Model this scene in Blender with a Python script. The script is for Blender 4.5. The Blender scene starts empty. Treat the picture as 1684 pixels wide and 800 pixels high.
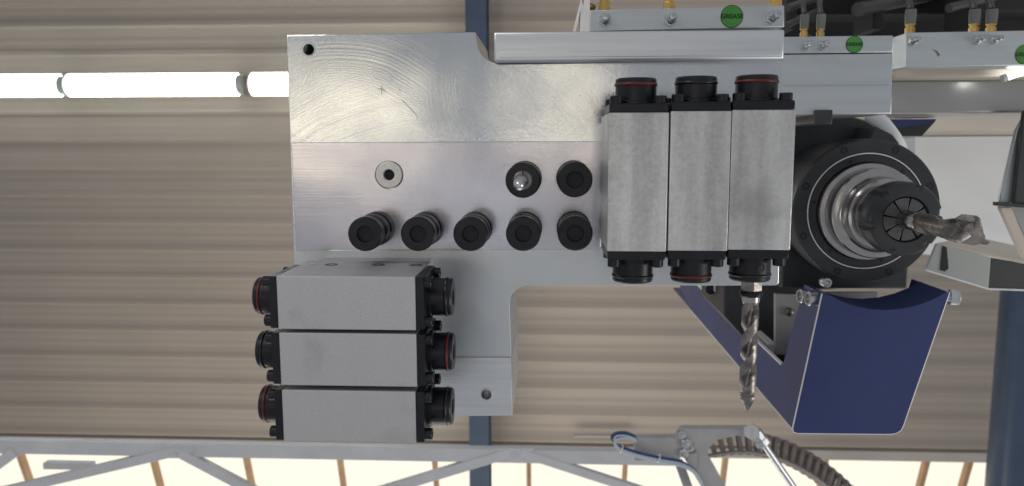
import bpy, bmesh, math, random
from mathutils import Vector, Matrix
random.seed(7)
scene = bpy.context.scene
R = math.radians

# ------------------------------------------------------------------ camera
# World: +x = right in the photo, +y = down in the photo, +z = up (the camera looks up at the drilling head).
CAMZ = 1.20
FPX, CX, CY = 1265.0, 842.0, 400.0
zc = Vector((63.0, -160.0, FPX)).normalized()
xc = Vector((1.0, -0.002, 0.0)); xc = (xc - zc * xc.dot(zc)).normalized()
yc = zc.cross(xc)
def cam2w(c): return Vector((xc.dot(c), yc.dot(c), zc.dot(c)))
def W(u, v, d):
    """point of the sight line through photo pixel (u, v) at height d above the camera -> (x, y)"""
    r = cam2w(Vector((u - CX, v - CY, FPX)))
    return (r.x * d / r.z, r.y * d / r.z)
def W3(u, v, d):
    x, y = W(u, v, d); return Vector((x, y, CAMZ + d))
cam_data = bpy.data.cameras.new('camera')
cam = bpy.data.objects.new('camera', cam_data)
scene.collection.objects.link(cam)
right, up, back = cam2w(Vector((1, 0, 0))), cam2w(Vector((0, -1, 0))), cam2w(Vector((0, 0, -1)))
mw = Matrix(((right.x, up.x, back.x, 0), (right.y, up.y, back.y, 0), (right.z, up.z, back.z, CAMZ), (0, 0, 0, 1)))
cam.matrix_world = mw
cam_data.sensor_width = 36.0
cam_data.lens = 36.0 * FPX / 1684.0
cam_data.clip_start = 0.01
cam_data.clip_end = 200
cam_data.dof.use_dof = True
cam_data.dof.focus_distance = 0.50
cam_data.dof.aperture_fstop = 16.0
scene.camera = cam

# ------------------------------------------------------------------ world and lamps (the inside of a day-lit hall)
world = bpy.data.worlds.new('World'); scene.world = world
world.use_nodes = True
bg = world.node_tree.nodes['Background']
bg.inputs[0].default_value = (0.90, 0.93, 1.0, 1)
bg.inputs[1].default_value = 0.275
scene.view_settings.view_transform = 'Standard'
scene.view_settings.look = 'None'
scene.view_settings.exposure = 0.4
scene.view_settings.gamma = 1.0

def area(name, loc, target, sx, sy, power, col):
    l = bpy.data.lights.new(name, 'AREA'); l.shape = 'RECTANGLE'; l.size = sx; l.size_y = sy
    l.energy = power; l.color = col
    o = bpy.data.objects.new(name, l); scene.collection.objects.link(o)
    o.location = loc
    o.rotation_euler = (Vector(target) - Vector(loc)).to_track_quat('-Z', 'Y').to_euler()
    return o
# window wall of the hall on the left, added lamps below and right, daylight from the skylight side
area('hall_window_light', (-1.9, -2.0, 0.55), (0, 0, 1.7), 0.8, 0.6, 17, (1.0, 0.97, 0.93))
def floor_light(name, u0, v0, u1, v1, power, col):
    """unseen lamp added low in the hall, where the flat plate mirrors it towards the camera"""
    h = 2.2; x0, y0 = W(u0, v0, h); x1, y1 = W(u1, v1, h); z = CAMZ + 2 * 0.504 - h
    return area(name, ((x0 + x1) / 2, (y0 + y1) / 2, z), ((x0 + x1) / 2, (y0 + y1) / 2 + 1e-4, z + 1), x1 - x0, y1 - y0, power, col)
floor_light('sunlit_floor_light', 430, 165, 690, 262, 0.50, (1.0, 0.85, 0.62))
floor_light('second_glare_light', 870, 160, 965, 232, 0.21, (1.0, 0.85, 0.62))  # added lamp, mirrored as a second glare patch on the plate
floor_light('strip_glare_light', 600, 325, 900, 352, 0.08, (0.96, 0.96, 1.0))  # added lamp, mirrored as a pale band across the spindle strip
area('right_fill_light', (2.6, 0.9, 0.7), (0.4, 0.0, 1.9), 1.4, 1.2, 17, (1.0, 0.96, 0.90))  # unseen fill lamp added to brighten the white panel and router side
area('skylight_bounce_light', (-1.2, 4.6, 3.6), (-0.2, -0.5, 6.2), 7.0, 1.5, 78, (1.0, 0.93, 0.82))

# ------------------------------------------------------------------ materials
MATS = {}
def nodes_of(m): return m.node_tree.nodes, m.node_tree.links
def mat(name, col, rough=0.5, metal=0.0, var=0.0, vscale=30.0, bump=0.0, bscale=200.0, spec=0.5,
        stretch=None, rvar=0.0, emit=None, estr=0.0, coat=0.0, stain=0.0, sscale=12.0):
    m = bpy.data.materials.new(name); m.use_nodes = True
    N, L = nodes_of(m)
    b = N['Principled BSDF']
    b.inputs['Metallic'].default_value = metal
    b.inputs['Roughness'].default_value = rough
    b.inputs['Specular IOR Level'].default_value = spec
    b.inputs['Coat Weight'].default_value = coat
    tc = N.new('ShaderNodeTexCoord')
    mp = N.new('ShaderNodeMapping'); L.new(tc.outputs['Object'], mp.inputs[0])
    if stretch: mp.inputs['Scale'].default_value = stretch
    if var > 0:
        n = N.new('ShaderNodeTexNoise'); n.inputs['Scale'].default_value = vscale; n.inputs['Detail'].default_value = 6
        L.new(mp.outputs[0], n.inputs['Vector'])
        cr = N.new('ShaderNodeValToRGB'); L.new(n.outputs[0], cr.inputs[0])
        lo = [max(0, c * (1 - var)) for c in col]; hi = [min(1, c * (1 + var)) for c in col]
        cr.color_ramp.elements[0].position = 0.3; cr.color_ramp.elements[1].position = 0.7
        cr.color_ramp.elements[0].color = (*lo, 1); cr.color_ramp.elements[1].color = (*hi, 1)
        src = cr.outputs[0]
        if stain > 0:
            n3 = N.new('ShaderNodeTexNoise'); n3.inputs['Scale'].default_value = sscale; n3.inputs['Detail'].default_value = 8
            n3.inputs['Roughness'].default_value = 0.65
            L.new(tc.outputs['Object'], n3.inputs['Vector'])
            mr3 = N.new('ShaderNodeMapRange'); mr3.inputs[1].default_value = 0.55; mr3.inputs[2].default_value = 0.75
            mr3.inputs[3].default_value = 0; mr3.inputs[4].default_value = stain
            L.new(n3.outputs[0], mr3.inputs[0])
            mx = N.new('ShaderNodeMix'); mx.data_type = 'RGBA'
            L.new(mr3.outputs[0], mx.inputs[0]); L.new(src, mx.inputs[6])
            mx.inputs[7].default_value = (*[c * 0.45 for c in col], 1)
            src = mx.outputs[2]
        L.new(src, b.inputs['Base Color'])
    else:
        b.inputs['Base Color'].default_value = (*col, 1)
    if rvar > 0:
        n2 = N.new('ShaderNodeTexNoise'); n2.inputs['Scale'].default_value = vscale * 0.6; n2.inputs['Detail'].default_value = 5
        L.new(mp.outputs[0], n2.inputs['Vector'])
        mr = N.new('ShaderNodeMapRange'); mr.inputs[3].default_value = max(0.03, rough - rvar); mr.inputs[4].default_value = rough + rvar
        mr.inputs[1].default_value = 0.3; mr.inputs[2].default_value = 0.7
        L.new(n2.outputs[0], mr.inputs[0]); L.new(mr.outputs[0], b.inputs['Roughness'])
    if bump > 0:
        nb = N.new('ShaderNodeTexNoise'); nb.inputs['Scale'].default_value = bscale; nb.inputs['Detail'].default_value = 4
        L.new(mp.outputs[0], nb.inputs['Vector'])
        bp = N.new('ShaderNodeBump'); bp.inputs['Strength'].default_value = bump; bp.inputs['Distance'].default_value = 0.001
        L.new(nb.outputs[0], bp.inputs['Height']); L.new(bp.outputs[0], b.inputs['Normal'])
    if emit:
        b.inputs['Emission Color'].default_value = (*emit, 1); b.inputs['Emission Strength'].default_value = estr
    MATS[name] = m
    return m

def machined_plate(name, base, rough, swirl, wav, metal=0.85, lines=0.0, low_rough=0.0):
    """aluminium faced by hand: arcs of fine scratches about a few wrist positions, a barely wavy face, specks"""
    m = bpy.data.materials.new(name); m.use_nodes = True
    N, L = nodes_of(m); b = N['Principled BSDF']
    b.inputs['Metallic'].default_value = metal
    tc = N.new('ShaderNodeTexCoord'); OB = tc.outputs['Object']
    def noise(scale, detail=4, rough_=0.55, vec=None, dim=None, W_=None):
        n = N.new('ShaderNodeTexNoise'); n.inputs['Scale'].default_value = scale; n.inputs['Detail'].default_value = detail; n.inputs['Roughness'].default_value = rough_
        if dim: n.noise_dimensions = dim; L.new(W_, n.inputs['W'])
        else: L.new(vec or OB, n.inputs['Vector'])
        return n.outputs[0]
    def math_(op, a, b_=None):
        n = N.new('ShaderNodeMath'); n.operation = op
        for k, q in enumerate((a, b_)):
            if q is None: continue
            if isinstance(q, (int, float)): n.inputs[k].default_value = q
            else: L.new(q, n.inputs[k])
        return n.outputs[0]
    def rng(a, f0, f1, t0, t1):
        n = N.new('ShaderNodeMapRange'); L.new(a, n.inputs[0])
        for k, q in enumerate((f0, f1, t0, t1)): n.inputs[k + 1].default_value = q
        return n.outputs[0]
    # cloudy colour of handled aluminium
    cr = N.new('ShaderNodeValToRGB'); L.new(noise(22, 8, 0.6), cr.inputs[0])
    cr.color_ramp.elements[0].position = 0.25; cr.color_ramp.elements[1].position = 0.75
    cr.color_ramp.elements[0].color = (*[c * 0.95 for c in base], 1); cr.color_ramp.elements[1].color = (*[min(1, c * 1.03) for c in base], 1)
    # sparse specks
    v2 = N.new('ShaderNodeTexVoronoi'); v2.inputs['Scale'].default_value = 38; L.new(OB, v2.inputs['Vector'])
    sp = math_('MULTIPLY', rng(v2.outputs['Distance'], 0.025, 0.04, 0.7, 0), rng(noise(9, 2), 0.55, 0.6, 0, 1))
    mx = N.new('ShaderNodeMix'); mx.data_type = 'RGBA'; L.new(sp, mx.inputs[0]); L.new(cr.outputs[0], mx.inputs[6])
    mx.inputs[7].default_value = (0.10, 0.10, 0.10, 1)
    L.new(mx.outputs[2], b.inputs['Base Color'])
    # arcs of scratches
    total = None
    for k, (u, v) in enumerate(((395, 60), (560, 330), (860, 330), (760, -40), (1010, 120), (640, 420), (480, -60), (700, 520))):
        px, py = W(u, v, 0.504)
        ds = N.new('ShaderNodeVectorMath'); ds.operation = 'DISTANCE'; L.new(OB, ds.inputs[0]); ds.inputs[1].default_value = (px, py, CAMZ + 0.504)
        wob = math_('MULTIPLY', noise(9 + 2 * k, 2), 0.006)
        arcs = noise(620 + 90 * k, 4, 0.7, dim='1D', W_=math_('ADD', math_('ADD', ds.outputs['Value'], wob), 1.7 * k))
        mp = N.new('ShaderNodeMapping'); mp.inputs['Location'].default_value = (0.37 * k, 0.71 * k, 0.13 * k); L.new(OB, mp.inputs[0])
        msk = rng(noise(11, 2, vec=mp.outputs[0]), 0.35, 0.70, 0, 1)
        q = math_('MULTIPLY', math_('SUBTRACT', arcs, 0.5), msk)
        total = q if total is None else math_('ADD', total, q)
    if lines > 0:
        mp = N.new('ShaderNodeMapping'); mp.inputs['Scale'].default_value = (0.04, 1, 1); L.new(OB, mp.inputs[0])
        total = math_('ADD', math_('MULTIPLY', total, 0.4), math_('MULTIPLY', noise(700, 4, vec=mp.outputs[0]), lines))
    lw = noise(9, 2)
    b1 = N.new('ShaderNodeBump'); b1.inputs['Strength'].default_value = 1.0; b1.inputs['Distance'].default_value = wav
    L.new(lw, b1.inputs['Height'])
    b2 = N.new('ShaderNodeBump'); b2.inputs['Strength'].default_value = 1.0; b2.inputs['Distance'].default_value = swirl
    L.new(total, b2.inputs['Height']); L.new(b1.outputs[0], b2.inputs['Normal']); L.new(b2.outputs[0], b.inputs['Normal'])
    rg = rng(noise(14, 3), 0.35, 0.65, rough - 0.03, rough + 0.04)
    if low_rough:      # the part of the casting below the strip was only milled, not polished
        sx = N.new('ShaderNodeSeparateXYZ'); L.new(OB, sx.inputs[0])
        rg = math_('ADD', rg, rng(sx.outputs['Y'], W(740, 400, .504)[1], W(740, 416, .504)[1], 0, low_rough))
    L.new(rg, b.inputs['Roughness'])
    MATS[name] = m; return m

A_PLATE = machined_plate('sanded_aluminium', (0.66, 0.69, 0.71), 0.13, 0.000044, 0.0014, metal=0.95, low_rough=0.24)
A_STRIP = machined_plate('milled_aluminium', (0.64, 0.63, 0.68), 0.20, 0.00004, 0.0016, metal=0.80, lines=0.5)  # faint violet in the base colour paints the strip's violet reflections
A_RAIL = mat('extruded_aluminium', (0.74, 0.76, 0.78), 0.38, 1.0, 0.07, 60, 0.1, 300, stretch=(0.15, 3, 1), rvar=0.06)
A_BLOCK = mat('anodised_aluminium', (0.55, 0.585, 0.60), 0.42, 0.9, 0.05, 50, 0.05, 400, stretch=(0.2, 3, 1))
def cast_mat(name, c0, c1, scale, streak, metal, rough):
    m = bpy.data.materials.new(name); m.use_nodes = True
    N, L = nodes_of(m); b = N['Principled BSDF']; b.inputs['Metallic'].default_value = metal
    tc = N.new('ShaderNodeTexCoord')
    n = N.new('ShaderNodeTexNoise'); n.inputs['Scale'].default_value = scale; n.inputs['Detail'].default_value = 7; n.inputs['Roughness'].default_value = 0.7
    L.new(tc.outputs['Object'], n.inputs['Vector'])
    mp = N.new('ShaderNodeMapping'); mp.inputs['Scale'].default_value = (1, 0.12, 1); L.new(tc.outputs['Object'], mp.inputs[0])
    n2 = N.new('ShaderNodeTexNoise'); n2.inputs['Scale'].default_value = 90; n2.inputs['Detail'].default_value = 4; L.new(mp.outputs[0], n2.inputs['Vector'])
    mm = N.new('ShaderNodeMix'); mm.data_type = 'FLOAT'; mm.inputs[0].default_value = streak
    L.new(n.outputs[0], mm.inputs[2]); L.new(n2.outputs[0], mm.inputs[3])
    cr = N.new('ShaderNodeValToRGB'); L.new(mm.outputs[0], cr.inputs[0])
    cr.color_ramp.elements[0].position = 0.36; cr.color_ramp.elements[1].position = 0.66
    cr.color_ramp.elements[0].color = (*c0, 1); cr.color_ramp.elements[1].color = (*c1, 1)
    ns = N.new('ShaderNodeTexNoise'); ns.inputs['Scale'].default_value = 34; ns.inputs['Detail'].default_value = 5; L.new(tc.outputs['Object'], ns.inputs['Vector'])
    ms = N.new('ShaderNodeMapRange'); ms.inputs[1].default_value = .56; ms.inputs[2].default_value = .72; ms.inputs[3].default_value = 0; ms.inputs[4].default_value = 0.5
    L.new(ns.outputs[0], ms.inputs[0])
    mx = N.new('ShaderNodeMix'); mx.data_type = 'RGBA'; L.new(ms.outputs[0], mx.inputs[0]); L.new(cr.outputs[0], mx.inputs[6]); mx.inputs[7].default_value = (*[c * .72 for c in c0], 1)
    L.new(mx.outputs[2], b.inputs['Base Color'])
    mr = N.new('ShaderNodeMapRange'); mr.inputs[1].default_value = .35; mr.inputs[2].default_value = .65
    mr.inputs[3].default_value = rough + .08; mr.inputs[4].default_value = rough - .08
    L.new(n.outputs[0], mr.inputs[0]); L.new(mr.outputs[0], b.inputs['Roughness'])
    bp = N.new('ShaderNodeBump'); bp.inputs['Strength'].default_value = 0.25; bp.inputs['Distance'].default_value = 0.0006
    L.new(n.outputs[0], bp.inputs['Height']); L.new(bp.outputs[0], b.inputs['Normal'])
    MATS[name] = m; return m
CAST = cast_mat('raw_cast_aluminium', (0.43, 0.43, 0.425), (0.76, 0.76, 0.745), 420, 0.6, 0.75, 0.42)
BLAST = cast_mat('blasted_aluminium', (0.50, 0.495, 0.505), (0.61, 0.605, 0.615), 900, 0.12, 0.7, 0.50)
BLACK = mat('black_oxide_steel', (0.010, 0.011, 0.015), 0.36, 0.0, 0.3, 60, 0.08, 500, rvar=0.08, spec=0.35)
BLACKM = mat('black_anodised', (0.030, 0.032, 0.035), 0.42, 0.0, 0.25, 40, 0.1, 400, spec=0.5)
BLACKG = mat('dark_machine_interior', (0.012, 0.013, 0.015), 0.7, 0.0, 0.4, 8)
BORE = mat('dark_bore', (0.006, 0.007, 0.010), 0.6)
REDRING = mat('red_rubber', (0.10, 0.012, 0.008), 0.42, 0, 0.15, 80)
BLACKRING = mat('black_rubber', (0.008, 0.008, 0.009), 0.3)
STEEL = mat('ground_steel', (0.44, 0.42, 0.41), 0.22, 1.0, 0.08, 120, 0.05, 600, rvar=0.06)
DULLSTEEL = mat('worn_tool_steel', (0.27, 0.25, 0.235), 0.38, 1.0, 0.40, 160, 0.25, 500, rvar=0.1)
DARKSTEEL = mat('dark_collet_steel', (0.13, 0.13, 0.13), 0.38, 0.8, 0.15, 200)
ZINC = mat('zinc_plated', (0.62, 0.63, 0.64), 0.28, 1.0, 0.12, 150, 0.1, 500)
BRASS = mat('brass', (0.62, 0.42, 0.14), 0.32, 1.0, 0.1, 100)
IVORY = mat('galvanised_washer', (0.80, 0.78, 0.70), 0.45, 0.35, 0.08, 300)
GREEN = mat('green_sticker', (0.055, 0.25, 0.035), 0.45, 0, 0.08, 90)
INK = mat('black_print', (0.012, 0.03, 0.012), 0.5)
HOODBLUE = mat('blue_hood_paint', (0.032, 0.050, 0.165), 0.33, 0, 0.15, 12, 0.12, 900, rvar=0.08)
PALEEDGE = mat('pale_edge_and_glint', (0.85, 0.84, 0.82), 0.35, 0.2, 0.06, 60)  # pale grey; on the hood edges it paints the glint of light
BEAMBLUE = mat('blue_beam_paint', (0.055, 0.085, 0.135), 0.5, 0, 0.15, 6, 0.1, 60)
DUCTBLUE = mat('blue_duct_paint', (0.040, 0.065, 0.11), 0.30, 0, 0.15, 6)
TRUSSG = mat('grey_truss_paint', (0.64, 0.64, 0.65), 0.38, 0.15, 0.06, 10, 0.06, 120)
SHEET = mat('beige_roof_sheet', (0.44, 0.378, 0.315), 0.55, 0, 0.035, 1.5, 0.05, 40)
TRIM = mat('beige_trim', (0.46, 0.42, 0.38), 0.5, 0, 0.05, 4)
BARBROWN = mat('tan_rafter', (0.42, 0.26, 0.14), 0.6, 0, 0.12, 10)
SKYL = mat('translucent_skylight', (0.10, 0.095, 0.08), 0.6, 0, emit=(1.0, 0.945, 0.80), estr=0.74)
TUBE = mat('lit_diffuser', (0.9, 0.9, 0.9), 0.4, 0, emit=(0.95, 1.0, 0.98), estr=5.0)
LAMPEND = mat('lamp_end_plastic', (0.62, 0.66, 0.62), 0.4, 0, 0.1, 30)
PANELW = mat('white_powder_coat', (0.88, 0.90, 0.90), 0.5, 0, 0.04, 5, stain=0.15, sscale=4)
PANELG = mat('grey_galvanised', (0.40, 0.40, 0.38), 0.32, 0.7, 0.15, 6, stretch=(0.3, 2, 1), rvar=0.08)
CREAM = mat('cream_coated_sheet', (0.60, 0.53, 0.45), 0.4, 0.1, 0.06, 8)
DARKPIPE = mat('dark_hose', (0.07, 0.07, 0.07), 0.4, 0.3, 0.2, 20)
TRAYG = mat('grey_green_coated_sheet', (0.40, 0.42, 0.40), 0.45, 0, 0.06, 9)
SCRATCH = mat('scratched_aluminium', (0.48, 0.47, 0.46), 0.35, 0.8)
DARKPL = mat('dark_plastic', (0.03, 0.032, 0.034), 0.45, 0, 0.2, 20)
WHITEPL = mat('translucent_tube_plastic', (0.13, 0.13, 0.12), 0.35, 0, 0.15, 30)
CHAIN = mat('cable_chain_plastic', (0.16, 0.135, 0.125), 0.42, 0, 0.2, 30)
CABLE = mat('blue_cable', (0.035, 0.07, 0.17), 0.4, 0, 0.15, 50)
CABLEW = mat('pale_cable', (0.45, 0.52, 0.60), 0.4)
BRK = mat('grey_bracket_paint', (0.40, 0.39, 0.39), 0.42, 0.1, 0.08, 20)

# ------------------------------------------------------------------ object helpers
COL = scene.collection
def thing(name, label, cat, loc=(0, 0, 0), group=None):
    o = bpy.data.objects.new(name, None); o.empty_display_size = 0.02
    COL.objects.link(o); o.location = loc
    o['label'] = label; o['category'] = cat
    if group: o['group'] = group
    return o
def tag(o, label, cat, group=None):
    o['label'] = label; o['category'] = cat
    if group: o['group'] = group
    return o
def link(name, me, m, parent=None):
    o = bpy.data.objects.new(name, me)
    if m is not None:
        me.materials.clear(); me.materials.append(m)
    COL.objects.link(o)
    if parent is not None:
        o.parent = parent
        if parent.type == 'EMPTY':
            o.matrix_parent_inverse = Matrix.Translation(-Vector(parent.location))
    return o
def finish(name, bm, m, parent=None, smooth=None, bevel=0.0, seg=2, recalc=True):
    if recalc: bmesh.ops.recalc_face_normals(bm, faces=bm.faces)
    if bevel > 0:
        es = [e for e in bm.edges if len(e.link_faces) == 2 and e.calc_face_angle(0) > R(30)]
        bmesh.ops.bevel(bm, geom=es, offset=bevel, segments=seg, affect='EDGES', profile=0.5, clamp_overlap=True)
        smooth = smooth or 22
    me = bpy.data.meshes.new(name); bm.to_mesh(me); bm.free()
    if smooth:
        for p in me.polygons: p.use_smooth = True
        me.set_sharp_from_angle(angle=R(smooth))
    return link(name, me, m, parent)
def box_bm(x0, x1, y0, y1, z0, z1, bm=None):
    bm = bm or bmesh.new()
    vs = [bm.verts.new((x, y, z)) for x in (x0, x1) for y in (y0, y1) for z in (z0, z1)]
    for f in ((0, 1, 3, 2), (4, 6, 7, 5), (0, 4, 5, 1), (2, 3, 7, 6), (0, 2, 6, 4), (1, 5, 7, 3)):
        bm.faces.new([vs[i] for i in f])
    return bm
def box(name, x0, x1, y0, y1, z0, z1, m, parent=None, bevel=0.0):
    return finish(name, box_bm(x0, x1, y0, y1, z0, z1), m, parent, bevel=bevel)
def pbox(name, u0, v0, u1, v1, d0, d1, m, parent=None, bevel=0.0):
    """upright box whose lower face (height d0) spans the photo rectangle; d1 = height of its back"""
    x0, y0 = W(u0, v0, d0); x1, y1 = W(u1, v1, d0)
    return box(name, x0, x1, y0, y1, CAMZ + d0, CAMZ + d1, m, parent, bevel)
def prism_bm(pts, z0, z1, bm=None):
    bm = bm or bmesh.new()
    a = [bm.verts.new((x, y, z0)) for x, y in pts]; b = [bm.verts.new((x, y, z1)) for x, y in pts]
    n = len(pts)
    bm.faces.new(a); bm.faces.new(b)
    for i in range(n): bm.faces.new((a[i], a[(i + 1) % n], b[(i + 1) % n], b[i]))
    return bm
def pprism(name, uv, d0, d1, m, parent=None, bevel=0.0):
    return finish(name, prism_bm([W(u, v, d0) for u, v in uv], CAMZ + d0, CAMZ + d1), m, parent, bevel=bevel)
def frame(axis):
    a = Vector(axis).normalized()
    t = Vector((1, 0, 0)) if abs(a.x) < 0.8 else Vector((0, 1, 0))
    u = a.cross(t).normalized(); v = a.cross(u)
    return a, u, v
def lathe_bm(prof, origin, axis, seg=32, bm=None):
    """prof: list of (radius, distance along axis)"""
    bm = bm or bmesh.new(); a, u, v = frame(axis); o = Vector(origin); rings = []
    for r, t in prof:
        if r < 1e-6: rings.append([bm.verts.new(o + a * t)])
        else: rings.append([bm.verts.new(o + a * t + (u * math.cos(k * 2 * math.pi / seg) + v * math.sin(k * 2 * math.pi / seg)) * r) for k in range(seg)])
    for p, q in zip(rings, rings[1:]):
        for k in range(seg):
            k2 = (k + 1) % seg
            if len(p) == 1 and len(q) == 1: continue
            if len(p) == 1: bm.faces.new((p[0], q[k], q[k2]))
            elif len(q) == 1: bm.faces.new((p[k], q[0], p[k2]))
            else: bm.faces.new((p[k], q[k], q[k2], p[k2]))
    return bm
def lathe(name, prof, origin, axis, m, parent=None, seg=32, smooth=35):
    return finish(name, lathe_bm(prof, origin, axis, seg), m, parent, smooth=smooth)
def torus(name, Rr, r, origin, axis, m, parent=None, seg=40, sub=8):
    pr = [(Rr + r * math.cos(2 * math.pi * k / sub), r * math.sin(2 * math.pi * k / sub)) for k in range(sub + 1)]
    bm = lathe_bm(pr, origin, axis, seg); bmesh.ops.remove_doubles(bm, verts=bm.verts, dist=1e-7)
    return finish(name, bm, m, parent, smooth=60)
def tube_bm(pts, r, seg=10, bm=None):
    bm = bm or bmesh.new(); pts = [Vector(p) for p in pts]; rings = []; ref = None
    for i, p in enumerate(pts):
        t = (pts[min(i + 1, len(pts) - 1)] - pts[max(i - 1, 0)]).normalized()
        if ref is None: _, u, _ = frame(t)
        else:
            u = ref - t * ref.dot(t); u.normalize()
        ref = u; v = t.cross(u)
        rr = r[i] if isinstance(r, (list, tuple)) else r
        rings.append([bm.verts.new(p + (u * math.cos(2 * math.pi * k / seg) + v * math.sin(2 * math.pi * k / seg)) * rr) for k in range(seg)])
    for p, q in zip(rings, rings[1:]):
        for k in range(seg): bm.faces.new((p[k], p[(k + 1) % seg], q[(k + 1) % seg], q[k]))
    bm.faces.new(rings[0]); bm.faces.new(rings[-1])
    return bm
def tube(name, pts, r, m, parent=None, seg=10):
    return finish(name, tube_bm(pts, r, seg), m, parent, smooth=50)
def spline(pts, n=8):
    pts = [Vector(p) for p in pts]; out = []
    for i in range(len(pts) - 1):
        p0, p1, p2, p3 = pts[max(i - 1, 0)], pts[i], pts[i + 1], pts[min(i + 2, len(pts) - 1)]
        for k in range(n):
            t = k / n
            out.append(0.5 * ((2 * p1) + (p2 - p0) * t + (2 * p0 - 5 * p1 + 4 * p2 - p3) * t * t + (3 * p1 - p0 - 3 * p2 + p3) * t ** 3))
    out.append(pts[-1]); return out
def bar(name, p, q, w, h, m, parent=None, upv=(0, 0, 1), bevel=0.0):
    """rectangular bar from p to q"""
    p, q = Vector(p), Vector(q); t = (q - p).normalized(); s = t.cross(Vector(upv)).normalized(); n = s.cross(t)
    bm = bmesh.new(); rings = []
    for c in (p, q):
        rings.append([bm.verts.new(c + s * a * w / 2 + n * b * h / 2) for a, b in ((-1, -1), (1, -1), (1, 1), (-1, 1))])
    a, b = rings
    bm.faces.new(a); bm.faces.new(b)
    for i in range(4): bm.faces.new((a[i], a[(i + 1) % 4], b[(i + 1) % 4], b[i]))
    return finish(name, bm, m, parent, bevel=bevel)
def cut(obj, bms):
    """drill holes: boolean difference baked into the mesh"""
    cutters = []
    for b in bms:
        bmesh.ops.recalc_face_normals(b, faces=b.faces)
        me = bpy.data.meshes.new('cutter'); b.to_mesh(me); b.free()
        c = bpy.data.objects.new('cutter', me); COL.objects.link(c); cutters.append(c)
        md = obj.modifiers.new('hole', 'BOOLEAN'); md.object = c; md.operation = 'DIFFERENCE'; md.solver = 'EXACT'
    dg = bpy.context.evaluated_depsgraph_get()
    me = bpy.data.meshes.new_from_object(obj.evaluated_get(dg))
    obj.modifiers.clear(); m = obj.data.materials[0]; obj.data = me
    me.materials.clear(); me.materials.append(m)
    for p in me.polygons: p.use_smooth = True
    me.set_sharp_from_angle(angle=R(22))
    for c in cutters: bpy.data.objects.remove(c)
def copy_tree(o, parent=None, **props):
    c = o.copy(); COL.objects.link(c)
    if parent is not None: c.parent = parent
    for ch in list(o.children): copy_tree(ch, c)
    for k, v in props.items(): c[k] = v
    return c
DOWN = (0, 0, -1)

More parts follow.
